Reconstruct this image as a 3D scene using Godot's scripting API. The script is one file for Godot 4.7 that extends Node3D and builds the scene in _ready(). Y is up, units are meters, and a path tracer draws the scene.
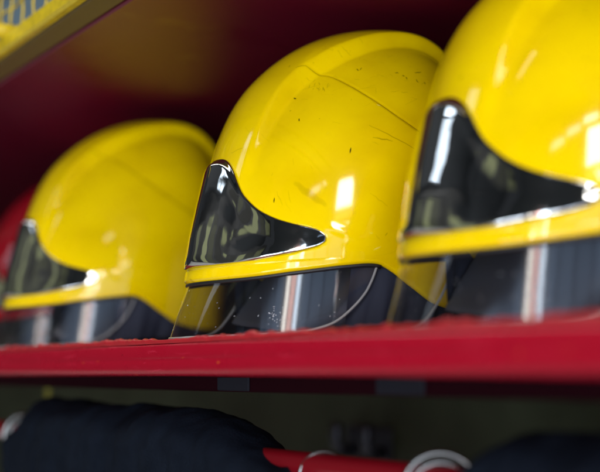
extends Node3D
# Three yellow fire helmets on the red shelf of an equipment locker.
# x runs along the shelf (towards the near end), y is up, z points out of the shelf.
# The shelf's mat is at y = 0, the floor 1.15 m below.

const EYE := Vector3(0.91108, -0.030, 0.61675)
const LIP_Z := 0.165
const CEIL_Y := 0.331
const FLOOR_Y := -1.15
const RAIL_Z := 0.1
const RAIL_Y := -0.1035
const RAIL_R := 0.0115

var rng := RandomNumberGenerator.new()
var bumps := FastNoiseLite.new()
var names := {}
var M := {}


# ---------------------------------------------------------------- naming
func numbered(called: String) -> String:
	var n: int = names.get(called, 0)
	names[called] = n + 1
	return called if n == 0 else "%s_%03d" % [called, n]


func tag(o: Node, label := "", category := "", group := "", kind := "") -> void:
	if label: o.set_meta("label", label)
	if category: o.set_meta("category", category)
	if group: o.set_meta("group", group)
	if kind: o.set_meta("kind", kind)


func base(called: String, at := Vector3.ZERO, turn := 0.0) -> Node3D:
	var o := Node3D.new()
	o.name = numbered(called)
	add_child(o)
	o.position = at
	o.rotation.y = turn
	return o


func put(called: String, mesh: Mesh, m: Material, parent: Node = self) -> MeshInstance3D:
	var o := MeshInstance3D.new()
	o.name = numbered(called) if parent == self else called
	o.mesh = mesh
	if m: o.material_override = m
	parent.add_child(o, true)
	return o


# ---------------------------------------------------------------- shapes
# a grid of points, rows x columns, as a smooth sheet
func grid_mesh(rows: Array, uvs = null, st: SurfaceTool = null, flip := false) -> SurfaceTool:
	if st == null:
		st = SurfaceTool.new()
		st.begin(Mesh.PRIMITIVE_TRIANGLES)
	var part := SurfaceTool.new()
	part.begin(Mesh.PRIMITIVE_TRIANGLES)
	part.set_smooth_group(0)
	var nr := rows.size()
	var nc: int = rows[0].size()
	for i in nr:
		for j in nc:
			part.set_uv(uvs[i][j] if uvs else Vector2(float(j) / (nc - 1), float(i) / (nr - 1)))
			part.add_vertex(rows[i][j])
	for i in nr - 1:
		for j in nc - 1:
			var a := i * nc + j
			var b := a + 1
			var c := a + nc
			var d := c + 1
			if flip:
				for k in [a, b, c, b, d, c]: part.add_index(k)
			else:
				for k in [a, c, b, b, c, d]: part.add_index(k)
	part.generate_normals()
	st.append_from(part.commit(), 0, Transform3D.IDENTITY)
	return st


func tube(path: Array, r: float, sides := 10, closed := false, st: SurfaceTool = null) -> SurfaceTool:
	var rows := []
	var n := path.size()
	var side := Vector3.ZERO
	for i in n:
		var p: Vector3 = path[i]
		var before: Vector3 = path[(i - 1 + n) % n] if closed or i > 0 else p
		var after: Vector3 = path[(i + 1) % n] if closed or i < n - 1 else p
		var t := (after - before).normalized()
		if side == Vector3.ZERO:
			side = t.cross(Vector3.UP if absf(t.y) < 0.9 else Vector3.RIGHT).normalized()
		side = (side - t * side.dot(t)).normalized()
		var other := t.cross(side)
		var row := []
		for k in sides + 1:
			var a := TAU * k / sides
			row.append(p + (side * cos(a) + other * sin(a)) * r)
		rows.append(row)
	if closed:
		rows.append(rows[0])
	else:
		var first := []
		var last := []
		for k in sides + 1:
			first.append(path[0])
			last.append(path[n - 1])
		rows.push_front(first)
		rows.append(last)
	return grid_mesh(rows, null, st)


# a box with chamfered edges, joined to st
func box(size: Vector3, at := Vector3.ZERO, chamfer := 0.002, st: SurfaceTool = null, turn := Basis.IDENTITY) -> SurfaceTool:
	if st == null:
		st = SurfaceTool.new()
		st.begin(Mesh.PRIMITIVE_TRIANGLES)
	var part := SurfaceTool.new()
	part.begin(Mesh.PRIMITIVE_TRIANGLES)
	part.set_smooth_group(-1)
	var h := size / 2.0
	var c := minf(chamfer, minf(h.x, minf(h.y, h.z)) * 0.8)
	var pts := []
	for sx in [-1, 1]:
		for sy in [-1, 1]:
			for sz in [-1, 1]:
				for ax in 3:
					var p := Vector3(sx * (h.x - c), sy * (h.y - c), sz * (h.z - c))
					p[ax] = [sx, sy, sz][ax] * h[ax]
					pts.append(p)
	var faces := []
	for ax in 3:
		var b := (ax + 1) % 3
		var d := (ax + 2) % 3
		for s in [0, 1]:
			var f := []
			for q in [[0, 0], [0, 1], [1, 1], [1, 0]]:
				var id := [0, 0, 0]
				id[ax] = s
				id[b] = q[0]
				id[d] = q[1]
				f.append((id[0] * 4 + id[1] * 2 + id[2]) * 3 + ax)
			faces.append(f)
		for s in [0, 1]:
			for t in [0, 1]:
				var e := []
				for q in [[0, b], [0, d], [1, d], [1, b]]:
					var id := [0, 0, 0]
					id[ax] = q[0]
					id[b] = s
					id[d] = t
					e.append((id[0] * 4 + id[1] * 2 + id[2]) * 3 + q[1])
				faces.append(e)
	for sx in 2:
		for sy in 2:
			for sz in 2:
				var k := (sx * 4 + sy * 2 + sz) * 3
				faces.append([k, k + 1, k + 2])
	for f in faces:
		var mid := Vector3.ZERO
		for k in f: mid += pts[k]
		var nrm: Vector3 = (pts[f[1]] - pts[f[0]]).cross(pts[f[2]] - pts[f[0]])
		var order: Array = f.duplicate()
		if nrm.dot(mid) > 0: order.reverse()
		for k in range(1, order.size() - 1):
			for q in [order[0], order[k], order[k + 1]]:
				part.set_uv(Vector2(pts[q].x, pts[q].y))
				part.add_vertex(pts[q])
	part.generate_normals()
	st.append_from(part.commit(), 0, Transform3D(turn, at))
	return st


func torus(r: float, t: float, st: SurfaceTool = null) -> SurfaceTool:
	var path := []
	for k in 40:
		var a := TAU * k / 40
		path.append(Vector3(0, cos(a) * r, sin(a) * r))
	return tube(path, t, 12, true, st)


# smooth interpolation in a small table
func tab(x: float, xs: Array, ys: Array) -> float:
	var n := xs.size()
	if x <= xs[0]: return ys[0]
	if x >= xs[n - 1]: return ys[n - 1]
	var i := 0
	while x > xs[i + 1]: i += 1
	var h: float = xs[i + 1] - xs[i]
	var t: float = (x - xs[i]) / h
	var m0: float = (ys[i + 1] - ys[i]) / h
	var m1: float = m0
	if i > 0: m0 = (ys[i + 1] - ys[i - 1]) / (xs[i + 1] - xs[i - 1])
	if i < n - 2: m1 = (ys[i + 2] - ys[i]) / (xs[i + 2] - xs[i])
	var t2 := t * t
	var t3 := t2 * t
	return (2 * t3 - 3 * t2 + 1) * ys[i] + (t3 - 2 * t2 + t) * h * m0 + (3 * t2 - 2 * t3) * ys[i + 1] + (t3 - t2) * h * m1


# ---------------------------------------------------------------- materials
func mat(called: String, lin: Color, rough := 0.5, metal := 0.0) -> StandardMaterial3D:
	var m := StandardMaterial3D.new()
	m.resource_name = called
	var a := lin.a
	m.albedo_color = lin.linear_to_srgb()
	m.albedo_color.a = a
	m.roughness = rough
	m.metallic = metal
	M[called] = m
	return m


func noise_tex(freq: float, lo: Color, hi: Color, size := 512, seed_ := 1, oct := 4, as_normal := false, bump := 4.0) -> NoiseTexture2D:
	var n := FastNoiseLite.new()
	n.seed = seed_
	n.noise_type = FastNoiseLite.TYPE_SIMPLEX_SMOOTH
	n.frequency = freq
	n.fractal_octaves = oct
	var t := NoiseTexture2D.new()
	t.width = size
	t.height = size
	t.seamless = true
	t.noise = n
	if as_normal:
		t.as_normal_map = true
		t.bump_strength = bump
	else:
		var g := Gradient.new()
		g.set_color(0, lo)
		g.set_color(1, hi)
		t.color_ramp = g
	return t


func stroke(im: Image, a: Vector2, b: Vector2, width: float, c: Color, wobble := 0.0) -> void:
	var n := int(a.distance_to(b)) + 1
	var side := (b - a).orthogonal().normalized()
	for k in n + 1:
		var t := float(k) / n
		var p := a.lerp(b, t) + side * bumps.get_noise_2d(a.x + t * 40.0, b.y) * wobble
		var w := width * (0.5 + 0.5 * sin(PI * clampf(t, 0.03, 0.97)))
		for dx in range(-int(w) - 1, int(w) + 2):
			for dy in range(-int(w) - 1, int(w) + 2):
				var q := Vector2i(int(p.x) + dx, int(p.y) + dy)
				if q.x < 0 or q.y < 0 or q.x >= im.get_width() or q.y >= im.get_height(): continue
				var s := clampf(w + 0.5 - Vector2(q).distance_to(p), 0, 1) * c.a
				if s > 0: im.set_pixelv(q, im.get_pixelv(q).lerp(Color(c, 1), s))


# paint with grime, scratches and knocks; u runs round the helmet, v from its rim to its top
func paint_texture(yellow: Color, seed_: int, crease: bool, marks: bool) -> ImageTexture:
	var r := RandomNumberGenerator.new()
	r.seed = seed_
	var W := 2048
	var H := 1024
	var im := Image.create(W, H, false, Image.FORMAT_RGB8)
	im.fill(yellow)
	# faint broad grime
	for k in 14:
		var p := Vector2(r.randf() * W, r.randf() * H)
		var q := p + Vector2(r.randf_range(-90, 90), r.randf_range(-50, 50))
		stroke(im, p, q, r.randf_range(3, 8), Color(yellow.darkened(0.25), r.randf_range(0.02, 0.05)), 4)
	for k in 300:
		var p := Vector2(r.randf() * W, r.randf() * H)
		var q := p + Vector2(r.randf_range(-60, 60), r.randf_range(-25, 25))
		stroke(im, p, q, r.randf_range(0.1, 0.6), Color(0.30, 0.22, 0.04, r.randf_range(0.05, 0.25)), 2)
	for k in 34:
		var p := Vector2(r.randf() * W, r.randf() * H)
		stroke(im, p, p + Vector2(r.randf_range(-5, 5), r.randf_range(-6, 6)), r.randf_range(0.4, 1.2), Color(0.14, 0.10, 0.04, r.randf_range(0.15, 0.6)))
	for k in 30:
		var p := Vector2(r.randf() * W, r.randf() * H)
		stroke(im, p, p + Vector2(r.randf_range(-14, 14), r.randf_range(-4, 4)), r.randf_range(0.4, 0.9), Color(0.95, 0.93, 0.75, r.randf_range(0.2, 0.6)))
	# rubbed hairlines where shells knock together: beside the crest and along the rim
	for k in 170:
		var s := -1.0 if k % 2 else 1.0
		var high := k % 5 != 0
		var p := Vector2((s * (r.randf_range(30, 120) if high else r.randf_range(15, 80)) / 360.0 + 0.5) * W, (1.0 - ((r.randf_range(0.42, 0.72) if high else r.randf_range(-0.12, 0.04)) + 0.6) / 1.6) * H)
		stroke(im, p, p + Vector2(r.randf_range(-26, 26), r.randf_range(-9, 9)), r.randf_range(0.1, 0.45), Color(0.24, 0.16, 0.03, r.randf_range(0.1, 0.4)), 2)
	var at := func(phi: float, v: float) -> Vector2: return Vector2((phi / 360.0 + 0.5) * W, (1.0 - (v + 0.6) / 1.6) * H)
	if crease:   # thin dark line along the crease of the side shell
		for s in [-1.0, 1.0]:
			for k in CREASE_P.size() - 1:
				stroke(im, at.call(s * CREASE_P[k], CREASE_V[k]), at.call(s * CREASE_P[k + 1], CREASE_V[k + 1]), 0.8, Color(0.26, 0.17, 0.03, 0.35))
	if marks:    # the cluster of knocks high on the near side, and single nicks
		for d in [[80, 0.545, 10, -2], [86, 0.528, 4, 7], [92, 0.555, 26, -5], [92, 0.52, 6, 9], [97, 0.51, 2, 5], [84, 0.535, 7, 3], [58, 0.565, 9, 5], [60, 0.56, 5, -6]]:
			var p: Vector2 = at.call(d[0], d[1])
			stroke(im, p, p + Vector2(d[2], d[3]), 1.1, Color(0.20, 0.14, 0.03, 0.55), 3)
		for d in [[38, 0.135, 1, 6], [39, 0.36, 3, 5], [64, 0.26, 0, 9], [31, 0.44, 8, 2]]:
			var p: Vector2 = at.call(d[0], d[1])
			stroke(im, p, p + Vector2(d[2], d[3]), 1.1, Color(0.10, 0.07, 0.03, 0.8))
		stroke(im, at.call(70, 0.33), at.call(92, 0.25), 0.6, Color(0.35, 0.24, 0.04, 0.4), 1.5)
		stroke(im, at.call(72, 0.29), at.call(80, 0.28), 1.2, Color(0.4, 0.3, 0.04, 0.2), 3)
		for k in 14:
			var p: Vector2 = at.call(36 + k * 0.9 + r.randf(), 0.47 + r.randf() * 0.05)
			stroke(im, p, p + Vector2(r.randf_range(-10, 10), r.randf_range(4, 12)), 0.8, Color(0.3, 0.2, 0.04, 0.2))
	return ImageTexture.create_from_image(im)


func paint(called: String, tex: Texture2D) -> StandardMaterial3D:
	var m := mat(called, Color.WHITE, 0.07)
	m.albedo_texture = tex
	m.metallic_specular = 0.5
	m.detail_enabled = true
	m.detail_blend_mode = BaseMaterial3D.BLEND_MODE_MUL
	m.detail_albedo = noise_tex(0.006, Color(1, 1, 1, 0), Color(0.70, 0.58, 0.36, 0.32), 1024, 7, 6)
	m.roughness_texture = noise_tex(0.012, Color(0.75, 0.75, 0.75), Color(1.5, 1.5, 1.5), 512, 5)
	return m


func make_materials() -> void:
	bumps.seed = 11
	bumps.frequency = 0.05
	paint("yellow paint worn", paint_texture(Color(0.86, 0.60, 0.0).linear_to_srgb(), 3, true, true))
	paint("yellow paint", paint_texture(Color(0.86, 0.60, 0.0).linear_to_srgb(), 8, true, false))
	paint("red helmet paint", paint_texture(Color(0.30, 0.004, 0.012).linear_to_srgb(), 9, false, false))
	var c := mat("chrome", Color(0.62, 0.63, 0.63), 0.07, 1.0)
	c.roughness_texture = noise_tex(0.01, Color(0.5, 0.5, 0.5), Color(1, 1, 1), 512, 21)
	c.uv1_triplanar = true
	c.uv1_scale = Vector3(6, 6, 6)
	c.roughness = 0.06
	mat("steel", Color(0.22, 0.22, 0.22), 0.28, 1.0)
	var v := mat("visor", Color(0.02, 0.022, 0.03, 0.06), 0.085)
	v.metallic_specular = 0.5
	v.transparency = BaseMaterial3D.TRANSPARENCY_ALPHA
	v.cull_mode = BaseMaterial3D.CULL_DISABLED
	mat("visor edge", Color(0.3, 0.3, 0.3), 0.12)
	mat("fleck", Color(0.5, 0.52, 0.55), 0.7)
	mat("rubber", Color(0.006, 0.006, 0.007), 0.5)
	mat("liner", Color(0.05, 0.055, 0.075), 0.85)
	mat("curtain", Color(0.012, 0.016, 0.034), 0.8)
	var red := mat("red lip paint", Color.WHITE, 0.3)
	red.metallic_specular = 0.38
	red.albedo_texture = shelf_paint()
	red.uv1_triplanar = true
	red.uv1_world_triplanar = true
	red.uv1_scale = Vector3(1.6, 1.6, 1.6)
	red.roughness_texture = noise_tex(0.02, Color(0.6, 0.6, 0.6), Color(1.4, 1.4, 1.4), 512, 31)
	mat("red mat", Color(0.38, 0.008, 0.015), 0.5)
	mat("chipped edge", Color(0.5, 0.22, 0.02), 0.6)
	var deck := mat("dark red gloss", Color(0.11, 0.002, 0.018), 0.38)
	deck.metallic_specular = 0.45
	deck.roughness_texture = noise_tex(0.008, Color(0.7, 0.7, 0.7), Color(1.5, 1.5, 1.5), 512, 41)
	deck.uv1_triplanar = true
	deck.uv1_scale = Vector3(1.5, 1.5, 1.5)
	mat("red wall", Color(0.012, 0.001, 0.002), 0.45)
	var ol := mat("olive wall", Color.WHITE, 0.6)
	ol.albedo_texture = noise_tex(0.01, Color(0.020, 0.025, 0.009).linear_to_srgb(), Color(0.042, 0.052, 0.025).linear_to_srgb(), 512, 51)
	ol.uv1_triplanar = true
	mat("red rail paint", Color(0.22, 0.004, 0.01), 0.3)
	var cl := mat("navy cloth", Color.WHITE, 0.9)
	cl.albedo_texture = noise_tex(0.02, Color(0.0045, 0.0065, 0.0115).linear_to_srgb(), Color(0.007, 0.010, 0.017).linear_to_srgb(), 512, 61)
	cl.uv1_triplanar = true
	cl.uv1_scale = Vector3(4, 4, 4)
	cl.normal_enabled = true
	cl.normal_texture = noise_tex(0.15, Color.BLACK, Color.WHITE, 512, 62, 3, true, 6.0)
	cl.normal_scale = 0.2
	cl.metallic_specular = 0.15
	var yb := mat("yellow bar paint", Color.WHITE, 0.35)
	yb.albedo_texture = noise_tex(0.03, Color(0.42, 0.30, 0.01).linear_to_srgb(), Color(0.72, 0.52, 0.01).linear_to_srgb(), 512, 71)
	yb.uv1_triplanar = true
	yb.uv1_scale = Vector3(4, 4, 4)
	mat("black metal", Color(0.06, 0.06, 0.075), 0.3, 0.7)
	mat("grey plate", Color(0.014, 0.014, 0.019), 0.8).metallic_specular = 0.15
	mat("shelf beam", Color(0.012, 0.001, 0.003), 0.8).metallic_specular = 0.15
	mat("brown ledge", Color(0.13, 0.085, 0.018), 0.6)
	mat("strap", Color(0.22, 0.2, 0.02), 0.7)
	mat("pale wall", Color(0.50, 0.60, 0.70), 0.8)
	mat("bay wall", Color(0.022, 0.026, 0.03), 0.8)
	var fl := mat("floor", Color.WHITE, 0.4)
	fl.albedo_texture = noise_tex(0.02, Color(0.48, 0.48, 0.46).linear_to_srgb(), Color(0.60, 0.59, 0.56).linear_to_srgb(), 512, 81)
	fl.uv1_triplanar = true
	mat("window frame", Color(0.05, 0.05, 0.05), 0.5)


func shelf_paint() -> ImageTexture:
	var r := RandomNumberGenerator.new()
	r.seed = 44
	var im := Image.create(1024, 1024, false, Image.FORMAT_RGB8)
	im.fill(Color(0.33, 0.003, 0.016).linear_to_srgb())
	for k in 900:
		var p := Vector2(r.randf() * 1024, r.randf() * 1024)
		stroke(im, p, p + Vector2(r.randf_range(-60, 60), r.randf_range(-3, 3)), r.randf_range(0.4, 1.0), Color(0.95, 0.42, 0.48, r.randf_range(0.05, 0.28)), 3)
	for k in 160:
		var p := Vector2(r.randf() * 1024, r.randf() * 1024)
		stroke(im, p, p + Vector2(r.randf_range(-5, 5), r.randf_range(-2, 2)), r.randf_range(0.5, 1.5), Color(0.25, 0.02, 0.02, r.randf_range(0.2, 0.7)))
	for k in 40:
		var p := Vector2(r.randf() * 1024, r.randf() * 1024)
		stroke(im, p, p + Vector2(r.randf_range(-14, 14), r.randf_range(-1, 1)), r.randf_range(0.4, 0.9), Color(0.85, 0.55, 0.1, r.randf_range(0.3, 0.8)))
	return ImageTexture.create_from_image(im)


# ---------------------------------------------------------------- helmet
const CREASE_P := [26.0, 30.5, 44.5, 57.5, 71.0, 82.5, 94.5, 112.0, 128.0]
const CREASE_V := [0.53, 0.545, 0.532, 0.484, 0.42, 0.36, 0.304, 0.235, 0.20]
const LOW_P := [0.0, 33.0, 52.0, 69.0, 78.5, 84.0, 92.0, 104.0, 125.0, 180.0]
const LOW_V := [-0.138, -0.135, -0.110, -0.086, -0.092, -0.16, -0.30, -0.47, -0.56, -0.58]


# the dome: phi 0 at the front, 90 at the wearer's left; v 0 at the brow line, 1 at the top, negative below
func dome(phi: float, v: float) -> Vector3:
	var a := clampf(v, 0, 1) * PI / 2
	var c := cos(a)
	if c < 1e-6: c = 0.0
	var s := sin(a)
	var below := minf(v, 0.0) * 0.1
	var sq := pow(s, 0.9227)
	var front := -0.0553 + (0.1355 + 0.0553) * pow(c, 0.8268)
	var fy := 0.0654 + (0.3005 - 0.0654) * sq + below
	var back := -0.0553 - (-0.0553 + 0.1538) * pow(c, 0.8075)
	var by := 0.0864 + (0.3005 - 0.0864) * sq + below
	var w := 0.1237 * pow(c, 0.8768)
	front -= 0.145 * (fy - 0.0654)
	back -= 0.145 * 0.6939 * (by - 0.0864)
	var cp := cos(phi)
	var sp := sin(phi) * (1.0 - 0.1684 * cp)
	return Vector3(w * sp, (fy + by) / 2 + (fy - by) / 2 * cp, (front + back) / 2 + (front - back) / 2 * cp)


func dome_normal(phi: float, v: float) -> Vector3:
	var e := 0.004
	var v1 := minf(v + e, 0.998)
	var v0 := v1 - 2 * e
	var n := (dome(phi, v1) - dome(phi, v0)).cross(dome(phi + e, minf(v, 0.997)) - dome(phi - e, minf(v, 0.997)))
	n = n.normalized()
	var out := dome(phi, v) - Vector3(0, 0.1, -0.02)
	return n if n.dot(out) > 0 else -n


func skin(phi: float, v: float, lift := 0.0) -> Vector3:
	return dome(phi, v) + dome_normal(phi, v) * lift


# the relief of the painted shell over the plain dome
func relief(phi: float, v: float, p: Vector3) -> float:
	var deg := absf(rad_to_deg(phi))
	var up := smoothstep(0.1, 0.5, v) if deg < 90 else smoothstep(0.05, 0.45, v)
	var half: float = lerpf(0.046, 0.036, smoothstep(-0.02, 0.07, p.z))
	var h := 0.0125 * up * (1.0 - smoothstep(half - 0.004, half + 0.008, absf(p.x)))
	# a shallow step along the crease of the side shell
	if deg > 26 and deg < 128:
		var d := (v - tab(deg, CREASE_P, CREASE_V)) * 0.33
		var ends := smoothstep(26, 34, deg) * (1.0 - smoothstep(110, 128, deg))
		h -= 0.0011 * ends * exp(-pow(d / 0.0017, 2))
		h -= 0.0012 * ends * smoothstep(-0.001, 0.002, d) * (1.0 - smoothstep(0.005, 0.04, d))
	# the seat of the brow plate lies deeper
	if deg < 60.0 and v > -0.012 and v < 0.26:
		var in_top := tab(deg, PLATE_P, PLATE_TOP) - v
		var in_low := v - tab(deg, PLATE_P, PLATE_LOW)
		h -= 0.008 * smoothstep(0.004, 0.016, minf(minf(in_top, in_low), (60.0 - deg) * 0.006))
	# the short rib behind the tail of the brow plate
	var rp := tab(deg, [58.0, 72.0], [0.062, 0.030])
	h += 0.0006 * smoothstep(57, 62, deg) * (1.0 - smoothstep(66, 74, deg)) * exp(-pow((v - rp) / 0.010, 2))
	# the rim band stands a little proud
	if v < 0.02:
		h += 0.0010 * (1.0 - smoothstep(-0.034, -0.014, v)) * (1.0 - smoothstep(45, 70, deg))
	return h


func shell_mesh() -> ArrayMesh:
	var rows := []
	var uvs := []
	var np := 400
	var nv := 210
	var low := []
	for j in np + 1:
		low.append(tab(absf(-180.0 + 360.0 * j / np), LOW_P, LOW_V))
	for i in nv + 1:
		var row := []
		var uv := []
		for j in np + 1:
			var phi := -PI + TAU * j / np
			var t := float(i) / nv
			var vl: float = low[j]
			var v: float = lerpf(0.1, 1.0, (t - 0.25) / 0.75) if t > 0.25 else lerpf(vl, 0.1, t / 0.25)
			v = minf(v, 0.9985)
			var p := dome(phi, v)
			var edge := (v - vl) * 0.1 if v < 0.1 else 1.0
			var roll := -0.0025 * pow(clampf(1.0 - edge / 0.003, 0, 1), 2)
			row.append(p + dome_normal(phi, v) * (relief(phi, v, p) + roll))
			uv.append(Vector2(float(j) / np, 1.0 - (v + 0.6) / 1.6))
		rows.append(row)
		uvs.append(uv)
	# the thickness: under the rim and up inside
	for d in [[0.0, -0.004], [0.01, -0.0055], [0.3, -0.006]]:
		var row := []
		var uv := []
		for j in np + 1:
			var phi := -PI + TAU * j / np
			var v: float = low[j] + d[0]
			row.append(skin(phi, v, d[1]))
			uv.append(Vector2(float(j) / np, 1.0 - (v + 0.6) / 1.6))
		rows.push_front(row)
		uvs.push_front(uv)
	return grid_mesh(rows, uvs).commit()


const PLATE_P := [0.0, 5.0, 9.0, 12.5, 16.0, 19.0, 23.0, 27.0, 32.5, 38.5, 44.0, 50.0, 54.0, 57.0, 58.8, 59.8, 60.2]
const PLATE_TOP := [0.254, 0.252, 0.244, 0.230, 0.209, 0.186, 0.157, 0.136, 0.112, 0.093, 0.080, 0.069, 0.062, 0.055, 0.047, 0.038, 0.031]
const PLATE_LOW := [-0.012, -0.012, -0.012, -0.012, -0.011, -0.010, -0.008, -0.006, -0.002, 0.001, 0.004, 0.008, 0.012, 0.016, 0.021, 0.026, 0.031]


func plate_mesh() -> ArrayMesh:
	var rows := []
	var nr := 44
	var nc := 220
	for i in nr + 1:
		var row := []
		var t := 0.5 - 0.5 * cos(PI * i / nr)
		for j in nc + 1:
			var s := sin((float(j) / nc - 0.5) * PI)
			var deg := s * 60.2
			var top := tab(absf(deg), PLATE_P, PLATE_TOP)
			var low := tab(absf(deg), PLATE_P, PLATE_LOW)
			var v := lerpf(low, top, t)
			var phi := deg_to_rad(deg)
			var tall := (top - low) * 0.38
			var tail := (60.2 - absf(deg)) * 0.0022
			var e := minf(minf(t, 1.0 - t) * tall, tail)
			var h := lerpf(-0.002, 0.0026, sqrt(clampf(e / 0.0018, 0, 1)))
			# keel down the middle, hollow flanks
			h += 0.0055 * maxf(0.0, 1.0 - sqrt(deg * deg + 1.2) / 22.0) * smoothstep(0, 0.010, e)
			h -= 0.0016 * exp(-pow((absf(deg) - 27.0) / 11.0, 2)) * smoothstep(0.002, 0.024, e)
			var p := dome(phi, v)
			h += 0.0125 * smoothstep(0.1, 0.5, v) * (1.0 - smoothstep(0.030, 0.044, absf(p.x)))
			h += bumps.get_noise_3d(p.x * 230, p.y * 230, p.z * 230) * 0.0006 * smoothstep(0.001, 0.012, e)
			row.append(p + dome_normal(phi, v) * h)
		rows.append(row)
	return grid_mesh(rows).commit()


const VIS_P := [0.0, 48.0, 54.0, 59.5, 66.0, 71.0, 75.5, 77.5, 78.5]
const VIS_V := [-0.635, -0.635, -0.632, -0.62, -0.57, -0.47, -0.33, -0.21, -0.115]


func visor_point(deg: float, v: float) -> Vector3:
	var phi := deg_to_rad(deg)
	var p := skin(phi, v, -0.003)
	return p + Vector3(0, 0, 0.0125) * clampf(-v - 0.1, 0, 1) / 0.55 * (1.0 - smoothstep(12, 36, absf(deg)))


func visor_mesh() -> ArrayMesh:
	var rows := []
	for i in 25:
		var row := []
		var t := float(i) / 24
		for j in 161:
			var deg := sin((j / 160.0 - 0.5) * PI) * 78.5
			var top := tab(absf(deg), LOW_P, LOW_V) - 0.02
			row.append(visor_point(deg, lerpf(tab(absf(deg), VIS_P, VIS_V), top, t)))
		rows.append(row)
	return grid_mesh(rows).commit()


func visor_edge() -> ArrayMesh:
	var path := []
	for j in 201:
		var deg := sin((j / 200.0 - 0.5) * PI) * 78.5
		path.append(visor_point(deg, tab(absf(deg), VIS_P, VIS_V)))
	return tube(path, 0.0011, 8).commit()


# dried specks and scuffs on the visor's outside
func fleck_mesh() -> ArrayMesh:
	var st := SurfaceTool.new()
	st.begin(Mesh.PRIMITIVE_TRIANGLES)
	var r := RandomNumberGenerator.new()
	r.seed = 77
	for k in 54:
		var near := k < 24
		var deg := r.randfn(44.0, 2.2) if near else r.randf_range(-60, 70)
		var v := r.randfn(-0.5, 0.045) if near else r.randf_range(-0.56, -0.2)
		v = clampf(v, -0.58, -0.18)
		var p := visor_point(deg, v)
		var nx := (visor_point(deg + 0.5, v) - p).normalized()
		var ny := (visor_point(deg, v + 0.02) - p).normalized()
		var n := nx.cross(ny).normalized()
		if n.dot(Vector3(p.x, 0, p.z + 0.05)) < 0: n = -n
		var size := r.randf_range(0.0002, 0.0004) * (1.0 if near else 0.8)
		var long := size * r.randf_range(1.0, 4.0)
		var turn := r.randf() * PI
		var ax := nx * cos(turn) + ny * sin(turn)
		var ay := nx * -sin(turn) + ny * cos(turn)
		var ring := []
		for i in 7:
			var a := TAU * i / 7
			ring.append(p + n * 0.0003 + (ax * cos(a) * long + ay * sin(a) * size) * r.randf_range(0.7, 1.2))
		for i in 7:
			for q in [p + n * 0.0006, ring[(i + 1) % 7], ring[i]]:
				st.add_vertex(q)
	st.generate_normals()
	return st.commit()


func gasket_mesh() -> ArrayMesh:
	var path := []
	for j in 121:
		var deg := -80.0 + 160.0 * j / 120
		path.append(skin(deg_to_rad(deg), tab(absf(deg), LOW_P, LOW_V) - 0.012, -0.0026))
	return tube(path, 0.0019, 8).commit()


# padding and cradle: the dome's inside, cut off in front by a sloping face
func liner_mesh() -> ArrayMesh:
	var rows := []
	for i in 30:
		var row := []
		var v := lerpf(-0.5, 0.96, i / 29.0)
		for j in 81:
			var phi := -PI + TAU * j / 80
			var p := skin(phi, v, -0.016)
			p.y = maxf(p.y, 0.004)
			p.z = minf(p.z, 0.068 - 0.95 * clampf(p.y, 0, 0.085))
			row.append(p)
		rows.append(row)
	var low := []
	var top := []
	for j in 81:
		low.append(Vector3(0, 0.004, -0.03))
		top.append(skin(0, 0.96, -0.016) * Vector3(0, 1, 0) + Vector3(0, 0, -0.06))
	rows.push_front(low)
	rows.append(top)
	return grid_mesh(rows).commit()


func curtain_mesh() -> ArrayMesh:
	var rows := []
	for i in 15:
		var row := []
		var t := i / 14.0
		for j in 121:
			var deg := 70.0 + 220.0 * j / 120
			var d := absf(deg - 360.0) if deg > 180 else deg
			var top := tab(d, LOW_P, LOW_V) + 0.12
			var p := skin(deg_to_rad(deg), lerpf(top, -0.62, t), -0.008)
			var fold := sin(deg * 0.32) * 0.004 + sin(deg * 0.83 + t * 2.0) * 0.002
			var out := Vector3(p.x, 0, p.z + 0.02).normalized()
			p += out * (fold - 0.004) * t
			p.y = maxf(p.y, 0.002)
			row.append(p)
		rows.append(row)
	return grid_mesh(rows).commit()


func vent_mesh(side: float) -> ArrayMesh:
	var rows := []
	for i in 9:
		var row := []
		for j in 13:
			var a := TAU * j / 12
			var r: float = [0.0, 0.6, 0.85, 1.0, 1.0, 0.9, 0.7, 0.4, 0.0][i]
			var h: float = [0.003, 0.003, 0.0035, 0.003, -0.002, -0.002, -0.002, -0.002, -0.002][i]
			row.append(skin(deg_to_rad(side * (128 + 5.5 * r * cos(a))), 0.09 + 0.028 * r * sin(a), h + 0.001))
		rows.append(row)
	return grid_mesh(rows).commit()


func make_helmet() -> Node3D:
	var h := base("fire_helmet")
	put("shell", shell_mesh(), M["yellow paint worn"], h)
	put("brow_plate", plate_mesh(), M["chrome"], h)
	put("gasket", gasket_mesh(), M["rubber"], h)
	var v := put("visor", visor_mesh(), M["visor"], h)
	put("rim", visor_edge(), M["visor edge"], v)
	tag(put("fleck", fleck_mesh(), M["fleck"], v), "", "", "", "stuff")
	put("liner", liner_mesh(), M["liner"], h)
	put("neck_curtain", curtain_mesh(), M["curtain"], h)
	for s in [-1.0, 1.0]:
		put("vent", vent_mesh(s), M["rubber"], h)
	return h


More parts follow.
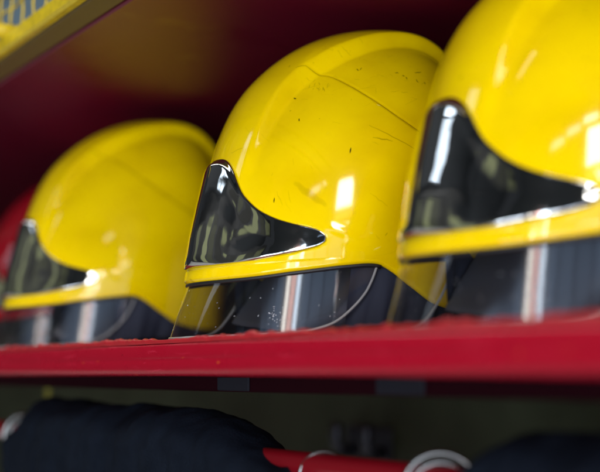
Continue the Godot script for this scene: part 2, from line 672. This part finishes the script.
# ---------------------------------------------------------------- shelf and locker
func lip_mesh(x0: float, x1: float) -> ArrayMesh:
	# profile of the rolled front edge, from the back of its top round to its underside
	var prof := [[0.0, -0.06], [-0.0035, -0.06], [-0.0035, -0.004], [-0.0042, -0.0015], [-0.006, -0.0004], [-0.0140, 0.0002], [-0.0160, 0.0], [-0.0175, -0.0003], [-0.019, 0.0], [-0.0205, 0.0003], [-0.0260, 0.0006], [-0.0285, -0.0004], [-0.0307, -0.0028], [-0.0317, -0.006], [-0.0317, -0.05], [-0.03, -0.06]]
	prof.pop_front()
	var rows := []
	var n := 220
	for q in prof:
		var row := []
		for j in n + 1:
			var x := lerpf(x0, x1, float(j) / n)
			var wob := bumps.get_noise_2d(x * 160.0, q[0] * 900.0) * 0.0006
			row.append(Vector3(x, q[0] + wob * 0.5, LIP_Z + q[1] + wob))
		rows.append(row)
	return grid_mesh(rows).commit()


func mat_edge(x0: float, x1: float) -> ArrayMesh:
	# the rubber mat's torn, curled front edge
	var rows := []
	var n := 900
	var tops := []
	for j in n + 1:
		var x := lerpf(x0, x1, float(j) / n)
		var a := absf(bumps.get_noise_2d(x * 900.0, 3.0)) * 1.5 + bumps.get_noise_2d(x * 2300.0, 40.0) * 0.35 + bumps.get_noise_2d(x * 260.0, 90.0) * 0.8
		tops.append(0.0002 + 0.0040 * clampf(a * 0.8 + 0.1, 0.0, 1.1))
	for q in [[-0.0032, 0.002], [0.15, 0.0035], [0.7, 0.0028], [0.95, 0.0015], [1.0, 0.0], [0.9, -0.002], [0.3, -0.004], [0.0, -0.009], [0.0, -0.6]]:
		var row := []
		for j in n + 1:
			var x := lerpf(x0, x1, float(j) / n)
			var y: float = q[0] if q[0] < 0 else q[0] * tops[j]
			var zz: float = bumps.get_noise_2d(x * 700.0, 60.0) * 0.0015
			row.append(Vector3(x, y, LIP_Z - 0.005 + q[1] + zz))
		rows.append(row)
	return grid_mesh(rows).commit()


func build_locker() -> void:
	var x0 := -2.6
	var x1 := 1.25
	var mid := (x0 + x1) / 2
	var long := x1 - x0
	# the shelf with its rolled edge
	var sh := base("shelf", Vector3.ZERO)
	tag(sh, "long red metal shelf with a scuffed rolled edge under the helmets", "shelf")
	put("edge", lip_mesh(x0, x1), M["red lip paint"], sh)
	put("deck", box(Vector3(long, 0.02, 0.55), Vector3(mid, -0.0145, LIP_Z - 0.335)).commit(), M["red lip paint"], sh)
	put("beam", box(Vector3(long, 0.016, 0.03), Vector3(mid, -0.0375, 0.095)).commit(), M["shelf beam"], sh)
	for px in [0.262, 0.025]:
		put("plate", box(Vector3(0.055, 0.012, 0.002), Vector3(px, -0.0385, 0.1112), 0.0008).commit(), M["grey plate"], sh)
	var rm := put("rubber_mat", mat_edge(x0, x1), M["red mat"])
	tag(rm, "red rubber mat with a torn wavy front edge lining the shelf", "shelf mat")
	# what encloses the shelf
	var up := base("upper_shelf", Vector3(0, CEIL_Y, 0))
	tag(up, "glossy dark red upper shelf whose underside mirrors the helmets", "shelf")
	put("unseen_back_strip", box(Vector3(x1 - 0.348, 0.125, 0.02), Vector3((x1 + 0.348) / 2, 0.0625, -0.46), 0.002).commit(), M["red wall"], up)
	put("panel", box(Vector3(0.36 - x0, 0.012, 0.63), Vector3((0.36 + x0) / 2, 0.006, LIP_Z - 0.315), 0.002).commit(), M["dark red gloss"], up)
	put("unseen_end_panel", box(Vector3(0.012, 0.115, 0.63), Vector3(0.354, 0.0695, LIP_Z - 0.315), 0.002).commit(), M["dark red gloss"], up)
	put("unseen_raised_panel", box(Vector3(x1 - 0.348, 0.012, 0.63), Vector3((x1 + 0.348) / 2, 0.115, LIP_Z - 0.315), 0.002).commit(), M["dark red gloss"], up)  # out of view, stepped up to pass side light yet shade the near helmet
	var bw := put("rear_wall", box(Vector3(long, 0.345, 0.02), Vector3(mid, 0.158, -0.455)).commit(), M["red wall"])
	tag(bw, "dark red rear wall of the locker behind the helmets", "", "", "structure")
	var ow := put("lower_wall", box(Vector3(long, 1.08, 0.02), Vector3(mid, -0.578, -0.455)).commit(), M["olive wall"])
	tag(ow, "dull olive rear wall of the locker below the shelf", "", "", "structure")
	for x in [x0 - 0.01]:
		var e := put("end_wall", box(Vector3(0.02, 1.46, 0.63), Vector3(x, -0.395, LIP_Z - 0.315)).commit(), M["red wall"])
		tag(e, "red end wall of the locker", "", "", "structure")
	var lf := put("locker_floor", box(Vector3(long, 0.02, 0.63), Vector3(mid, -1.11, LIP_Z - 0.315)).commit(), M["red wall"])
	tag(lf, "floor of the locker", "", "", "structure")


func build_cage() -> void:
	# yellow tube frame with wire mesh standing on the upper shelf's front edge
	var g := base("wire_cage", Vector3(0, CEIL_Y, 0))
	tag(g, "yellow steel cage of wire mesh on a chipped square bar above the shelf", "cage")
	put("bar", box(Vector3(2.56, 0.02, 0.013), Vector3(-0.92, 0.0105, LIP_Z + 0.039), 0.003).commit(), M["yellow bar paint"], g)
	put("ledge", box(Vector3(2.56, 0.014, 0.030), Vector3(-0.92, 0.0085, LIP_Z + 0.0165), 0.002).commit(), M["brown ledge"], g)  # strip behind the bar, a darker brown than its front
	var cx := -0.33
	put("arm", tube([Vector3(cx, 0.024, LIP_Z + 0.03), Vector3(cx - 0.002, 0.0245, LIP_Z + 0.045), Vector3(cx - 0.006, 0.025, LIP_Z + 0.06), Vector3(cx - 0.03, 0.026, LIP_Z + 0.2)], 0.0085, 14).commit(), M["yellow bar paint"], g)
	for k in 36:
		var x := -1.2 + 0.037 * k
		var path := []
		for i in 13:
			var y := 0.018 + 0.32 * i / 12.0
			path.append(Vector3(x + 0.0008 * sin(i * 1.6 + k), y, LIP_Z + 0.03 + 0.001 * cos(PI * i + PI * k)))
		put("wire", tube(path, 0.0014, 8).commit(), M["yellow bar paint"], g)
	for i in 5:
		var y := 0.058 + 0.06 * i
		var path := []
		for k in 85:
			path.append(Vector3(-1.22 + 0.016 * k, y, LIP_Z + 0.03 + 0.0022 * sin(PI * k / 2.0)))
		put("wire", tube(path, 0.0014, 8).commit(), M["yellow bar paint"], g)


func coat_mesh(x0: float, x1: float, top: float, seed_: float, left_drop: float, right_drop: float, thick: float) -> ArrayMesh:
	# a jacket folded double over the rail: an upturned U with creases
	var rows := []
	var n := 90
	for j in n + 1:
		var s := float(j) / n
		var x := lerpf(x0, x1, s)
		var row := []
		var crown := top - left_drop * pow(1.0 - smoothstep(0.0, 0.16, s), 2) - right_drop * pow(smoothstep(0.68, 1.0, s), 1.6)
		crown += bumps.get_noise_2d(x * 70.0 + seed_, 8.0) * 0.006
		var full := thick * (0.55 + 0.45 * sqrt(sin(PI * clampf(s, 0.02, 0.98))))
		for i in 61:
			var t := i / 60.0 * 2.0 - 1.0
			var p: Vector3
			var a := absf(t)
			if a < 0.4:
				var ang := a / 0.4 * PI / 2
				p = Vector3(x, crown - full * 0.8 * (1.0 - cos(ang)), full * sin(ang))
			else:
				p = Vector3(x, crown - full * 0.8 - (a - 0.4) * 0.75, full * (1.0 - 0.15 * (a - 0.4)))
			var fold := bumps.get_noise_3d(x * 120.0 + seed_, p.y * 40.0, t * 8.0) * 0.016 + bumps.get_noise_3d(x * 330.0, p.y * 160.0 + seed_, t * 30.0) * 0.005
			fold += (absf(bumps.get_noise_3d(x * 420.0 + p.y * 160.0, p.y * 90.0, seed_)) - 0.2) * 0.016 * smoothstep(0.1, 0.5, a)
			p.z = p.z * signf(t) + fold
			p.y += bumps.get_noise_3d(x * 200.0, t * 50.0, seed_) * 0.006 + absf(bumps.get_noise_3d(x * 260.0, t * 60.0, seed_ + 50)) * 0.005
			p.x += bumps.get_noise_3d(p.y * 110.0, t * 20.0, seed_) * 0.03 * (1.0 if s > 0.5 else -1.0) * absf(s * 2 - 1)
			p.z += RAIL_Z
			row.append(p)
		rows.append(row)
	for at in [0, rows.size()]:
		var row := []
		var src: Array = rows[0] if at == 0 else rows[-1]
		for i in 61: row.append(Vector3(src[i].x, src[i].y - 0.004, RAIL_Z))
		if at == 0: rows.push_front(row)
		else: rows.append(row)
	return grid_mesh(rows).commit()


func build_rail() -> void:
	var r := base("hanging_rail", Vector3(0, RAIL_Y, RAIL_Z))
	tag(r, "round red hanging rail below the helmet shelf", "rail")
	put("tube", tube([Vector3(-2.598, 0, 0), Vector3(-1, 0, 0), Vector3(0.2, 0, 0), Vector3(1.248, 0, 0)], RAIL_R, 24).commit(), M["red rail paint"], r)
	var ca := put("jacket", coat_mesh(-0.515, 0.115, -0.060, 5.0, 0.035, 0.045, 0.05), M["navy cloth"])
	tag(ca, "dark navy jacket draped over the rail below the left helmets", "jacket", "jackets over the rail")
	var cb := put("jacket", coat_mesh(0.30, 0.95, -0.068, 31.0, 0.045, 0.02, 0.05), M["navy cloth"])
	tag(cb, "dark navy jacket draped over the rail at the near right end", "jacket", "jackets over the rail")
	# steel rings hung round the rail
	var spots := [[0.292, "double steel ring hung round the rail beside the near jacket", [[0.0268, 0.0019], [0.0205, 0.0019]], 0.9], [0.150, "thin single steel ring hung round the rail next to the double ring", [[0.021, 0.0014]], 0.95], [-0.535, "pale steel ring hung round the rail at the far end of the left jacket", [[0.027, 0.0035], [0.020, 0.003]], 0.8]]
	for s in spots:
		var inner: Array = s[2][-1]
		var o := base("rail_ring", Vector3(s[0], RAIL_Y + RAIL_R + inner[1] - inner[0], RAIL_Z))
		o.rotation = Vector3(0, -s[3], 0.06)
		tag(o, s[1], "ring", "rings round the rail")
		for c in s[2]:
			put("coil", torus(c[0], c[1]).commit(), M["steel"], o)
	# double coat hook screwed to the rear wall
	var b := base("wall_hook", Vector3(-0.527, -0.135, -0.4445))
	tag(b, "black metal double coat hook on the olive wall behind the rail", "hook")
	put("plate", box(Vector3(0.115, 0.05, 0.005), Vector3(0, 0, 0.0025), 0.0015).commit(), M["black metal"], b)
	for x in [-0.042, 0.036]:
		put("prong", tube([Vector3(x, -0.012, 0.004), Vector3(x, -0.014, 0.018), Vector3(x, -0.008, 0.029), Vector3(x, 0.006, 0.034), Vector3(x, 0.022, 0.033), Vector3(x, 0.03, 0.032)], 0.0095, 14).commit(), M["black metal"], b)
	for x in [-0.008, 0.006]:
		put("screw", tube([Vector3(x, -0.012, 0.003), Vector3(x, -0.012, 0.009)], 0.006, 14).commit(), M["steel"], b)
	var st := put("webbing_strap", box(Vector3(0.018, 0.5, 0.003), Vector3(-0.77, -0.30, -0.02), 0.001).commit(), M["strap"])
	tag(st, "dull yellow webbing strap hanging under the shelf at the far left", "strap")


# ---------------------------------------------------------------- unseen windows of the bay
# panes: [u0, u1, y0, y1, radiance, colour]; az is the wall's bearing from the helmets
func window(called: String, label: String, az: float, dist: float, panes: Array, wall_low := FLOOR_Y, wall_top := 4.25) -> void:
	var a := deg_to_rad(az)
	var w := base(called, Vector3(sin(a) * dist, 0, cos(a) * dist), a + PI)
	tag(w, label, "window")
	for p in panes:
		var size := Vector2(p[1] - p[0], p[3] - p[2])
		var c := Vector3(-(p[0] + p[1]) / 2, (p[2] + p[3]) / 2, 0.03)
		var m := mat("pane %s %s" % [called, p], Color(0.1, 0.1, 0.1), 0.3)
		m.emission_enabled = true
		m.emission = p[5]
		m.emission_energy_multiplier = 1.0
		put("pane", box(Vector3(size.x, size.y, 0.01), c, 0.001).commit(), m, w)
		var f := box(Vector3(size.x + 0.08, 0.04, 0.05), c + Vector3(0, size.y / 2 + 0.02, 0), 0.004)
		f = box(Vector3(size.x + 0.08, 0.04, 0.05), c - Vector3(0, size.y / 2 + 0.02, 0), 0.004, f)
		for s in [-1, 1]:
			f = box(Vector3(0.04, size.y, 0.05), c + Vector3(s * (size.x / 2 + 0.02), 0, 0), 0.004, f)
		put("frame", f.commit(), M["window frame"], w)
		var l := AreaLight3D.new()
		l.name = "pane_light"
		l.area_size = size
		l.area_normalize_energy = false
		l.light_energy = p[4]
		l.light_color = p[5]
		l.area_range = 14.0
		l.shadow_enabled = true
		w.add_child(l, true)
		l.position = c + Vector3(0, 0, 0.012)
		l.rotation.y = PI
	var wall := put("unseen_bay_wall", box(Vector3(7.0, wall_top - wall_low, 0.1), Vector3.ZERO, 0.01).commit(), M["bay wall"])  # out of view, kept dark for the chrome and visors to mirror
	wall.position = Vector3(sin(a) * (dist + 0.06), (wall_top + wall_low) / 2, cos(a) * (dist + 0.06))
	wall.rotation.y = a
	tag(wall, "out of view dark wall set round the " + called.replace("_", " "), "", "", "structure")


func build_bay() -> void:
	var f := put("floor", box(Vector3(14, 0.1, 9), Vector3(0.5, FLOOR_Y - 0.05, 2.2), 0.01).commit(), M["floor"])  # out of view, pale so that it lights the helmets from below
	tag(f, "unseen pale bay floor that bounces light up to the helmets", "", "", "structure")
	var p := put("far_wall", box(Vector3(14, 5.4, 0.1), Vector3(-7.0, FLOOR_Y + 2.7, -3.5), 0.01).commit(), M["pale wall"])
	tag(p, "pale blue grey wall far behind the cage", "", "", "structure")
	var fw := base("far_glow", Vector3(-10.2, 1.2, -3.42))
	tag(fw, "dull grey blue glowing backdrop panes seen through the wire cage", "window")
	var backdrop_glow := mat("far glow pane", Color(0.1, 0.12, 0.14), 0.3)
	backdrop_glow.emission_enabled = true
	backdrop_glow.emission = Color(0.28, 0.34, 0.38)  # glow gives the area behind the cage its grey blue brightness
	for i in 4:
		put("pane", box(Vector3(1.9, 3.0, 0.01), Vector3(-2.91 + 1.94 * i, 1.5, 0), 0.002).commit(), backdrop_glow, fw)
	for i in 5:
		put("mullion", box(Vector3(0.04, 3.08, 0.04), Vector3(-3.88 + 1.94 * i, 1.5, 0), 0.004).commit(), M["pale wall"], fw)
	var white := Color(1.0, 0.98, 0.95)
	var cool := Color(0.86, 0.93, 1.0)
	var sky := Color(0.90, 0.95, 1.0)
	var blue := Color(0.72, 0.84, 1.0)
	window("unseen_side_window", "unseen bright panes placed to light and mirror in the helmet sides", 70.0, 4.2, [  # out of view, panes placed for the reflections on shells and visors
		[-0.27, 0.36, 1.95, 2.80, K_SIDE, white],
		[-0.27, 0.36, 1.70, 1.84, K_SIDE * 0.25, Color(1.0, 0.72, 0.4)],
		[-0.27, 0.30, 1.48, 1.57, K_SIDE * 0.5, white],
		[-1.50, -1.05, 2.72, 2.95, K_SIDE * 0.18, cool],
		[-0.95, -0.50, 2.84, 3.08, K_SIDE * 0.22, cool],
		[-0.40, 0.05, 2.96, 3.20, K_SIDE * 0.5, white],
		[0.15, 0.45, 3.04, 3.30, K_SIDE * 0.5, white],
		[0.62, 1.25, 3.00, 3.28, K_SIDE * 0.45, white],
		[0.62, 1.45, 2.62, 2.80, K_SIDE * 0.6, white],
		[0.66, 0.73, 1.95, 2.50, K_SIDE * 0.4, white],
		[1.16, 1.24, 1.70, 2.50, K_SIDE * 0.5, white],
		[-2.00, -1.82, 0.0, 1.45, K_SIDE * 0.8, white],
		[-1.77, -1.55, 0.0, 1.45, K_SIDE * 0.5, Color(1.0, 0.78, 0.74)],
		[-1.50, -1.32, 0.0, 1.45, K_SIDE * 0.8, cool],
		[0.85, 1.05, 0.2, 1.0, K_SIDE * 0.35, Color(1.0, 0.75, 0.65)],
		[-3.45, -2.80, -1.0, 0.15, K_LOW, sky],  # low unseen panes, placed to light the helmet sides evenly
		[-2.72, -2.05, -1.0, 0.15, K_LOW, sky],
		[-1.23, -0.55, -1.0, 0.12, K_LOW, sky],
		[-0.46, 0.22, -1.0, 0.15, K_LOW * 0.5, sky],
		[-3.45, -3.05, 0.76, 1.30, K_HAZE * 0.4, blue],  # unseen bluish panes, placed to put a haze on the visors
		[-3.01, -2.62, 0.76, 1.30, K_HAZE * 0.7, blue],
		[-2.58, -2.10, 0.76, 1.30, K_HAZE * 1.5, blue],
		[-1.24, -0.90, 0.76, 1.30, K_HAZE * 1.3, blue],
		[-0.86, -0.40, 0.76, 1.30, K_HAZE * 0.8, blue],
		[-0.36, 0.10, 0.76, 1.30, K_HAZE * 0.5, blue],
		[0.14, 0.74, 0.76, 1.30, K_HAZE * 0.9, blue],
	])
	var panes := []
	for i in 2:
		for j in 2:
			panes.append([-0.78 + 0.5 * i, -0.34 + 0.5 * i, 2.66 + 0.7 * j, 3.34 + 0.7 * j, K_FRONT * (0.4 + 0.6 * j), cool])
	window("unseen_front_window", "unseen high window placed to glint on the brow plates", -16.0, 4.6, panes, 2.62, 4.6)  # out of view, placed for the bright patch on the plate tips
	# unseen roof lights, placed to bounce light off the floor
	for at in [Vector3(-4.8, 4.6, 1.7), Vector3(-0.9, 4.6, 1.7)]:
		var sk := base("unseen_roof_light", at)
		tag(sk, ["far unseen roof light placed to light the bay floor", "near unseen roof light placed to light the floor before the shelf"][int(at.x > -2)], "roof light", "unseen roof lights over the bay")
		var sm := mat("unseen roof pane", Color(0.1, 0.1, 0.1), 0.3)
		sm.emission_enabled = true
		sm.emission = cool
		put("pane", box(Vector3(3.6, 0.02, 2.4), Vector3.ZERO, 0.002).commit(), sm, sk)
		var sf := box(Vector3(3.8, 0.12, 0.1), Vector3(0, 0.03, 1.25), 0.005)
		sf = box(Vector3(3.8, 0.12, 0.1), Vector3(0, 0.03, -1.25), 0.005, sf)
		for s in [-1, 1]: sf = box(Vector3(0.1, 0.12, 2.4), Vector3(s * 1.85, 0.03, 0), 0.005, sf)
		put("frame", sf.commit(), M["window frame"], sk)
		var sl := AreaLight3D.new()
		sl.name = "unseen_roof_glow"
		sl.area_size = Vector2(3.6, 2.4)
		sl.area_normalize_energy = false
		sl.light_energy = K_ROOF
		sl.light_color = white
		sl.area_range = 14.0
		sl.shadow_enabled = true
		sk.add_child(sl, true)
		sl.position.y = -0.02
		sl.rotation.x = -PI / 2
	# unseen glowing olive panels, placed to streak the brow plates with reflections
	var a := deg_to_rad(-12.0)
	var w := base("unseen_olive_panels", Vector3(sin(a) * 4.7, 0, cos(a) * 4.7), a + PI)
	tag(w, "unseen glowing olive panels placed to streak the brow plates", "door")
	for i in 9:
		var m := mat("olive glow pane %d" % i, Color(0.03, 0.03, 0.025), 0.5)
		m.emission_enabled = true
		m.emission = Color(0.80, 0.83, 0.60)
		m.emission_energy_multiplier = [0.12, 0.02, 0.30, 0.0, 0.05, 0.34, 0.0, 0.16, 0.0][i]
		put("pane", box(Vector3(0.62, 3.2, 0.02), Vector3(-3.2 + 0.8 * i, 0.75, 0), 0.004).commit(), m, w)
	for i in 10:
		put("stile", box(Vector3(0.18, 3.75, 0.06), Vector3(-3.6 + 0.8 * i, 0.75, 0), 0.01).commit(), M["window frame"], w)
	for j in 2:
		for i in 9: put("rail", box(Vector3(0.62, 0.25, 0.05), Vector3(-3.2 + 0.8 * i, -0.99 + 3.48 * j, 0), 0.01).commit(), M["window frame"], w)


const K_SIDE := 6.8
const K_FRONT := 0.8
const K_ROOF := 0.9
const K_LOW := 4.6
const K_HAZE := 0.2


func _ready() -> void:
	# camera: long lens, focused on the middle helmet
	var cam := Camera3D.new()
	cam.name = "camera"
	add_child(cam)
	cam.near = 0.05
	cam.far = 60.0
	var yaw := deg_to_rad(57.0)
	var pitch := deg_to_rad(6.85)
	cam.position = EYE
	cam.rotation = Vector3(pitch, yaw, 0)
	var at := CameraAttributesPhysical.new()
	at.frustum_focal_length = 50.0
	at.frustum_focus_distance = 1.03
	at.exposure_aperture = 50.0 / 26.0
	cam.attributes = at
	cam.fov = 23.19
	# air and exposure
	var we := WorldEnvironment.new()
	we.name = "environment"
	var e := Environment.new()
	e.background_mode = Environment.BG_COLOR
	e.background_color = Color(0.022, 0.024, 0.027).linear_to_srgb()
	e.tonemap_mode = Environment.TONE_MAPPER_LINEAR
	e.tonemap_exposure = 1.3
	e.sdfgi_enabled = true
	e.ssao_enabled = true
	e.ssil_enabled = true
	we.environment = e
	add_child(we)
	make_materials()
	build_bay()
	build_locker()
	# helmets
	var mid := make_helmet()
	tag(mid, "middle yellow fire helmet in sharp focus with chrome brow plate", "helmet", "fire helmets on the shelf")
	var spots := [
		[Vector3(-0.49, 0, 0.005), 0.03, "yellow paint", "far yellow fire helmet on the left, softly out of focus", ""],
		[Vector3(0.30, 0, -0.02), -0.05, "yellow paint", "nearest yellow fire helmet, cut off by the right edge", ""],
		[Vector3(-0.89, 0, -0.075), 0.0, "red helmet paint", "red fire helmet half hidden behind the far yellow one", ""],
	]
	for s in spots:
		var h: Node3D = mid.duplicate()
		h.name = numbered("fire_helmet")
		add_child(h)
		h.position = s[0]
		h.rotation.y = s[1]
		h.get_node("shell").material_override = M[s[2]]
		tag(h, s[3], "helmet", "fire helmets on the shelf")
	build_rail()
	build_cage()
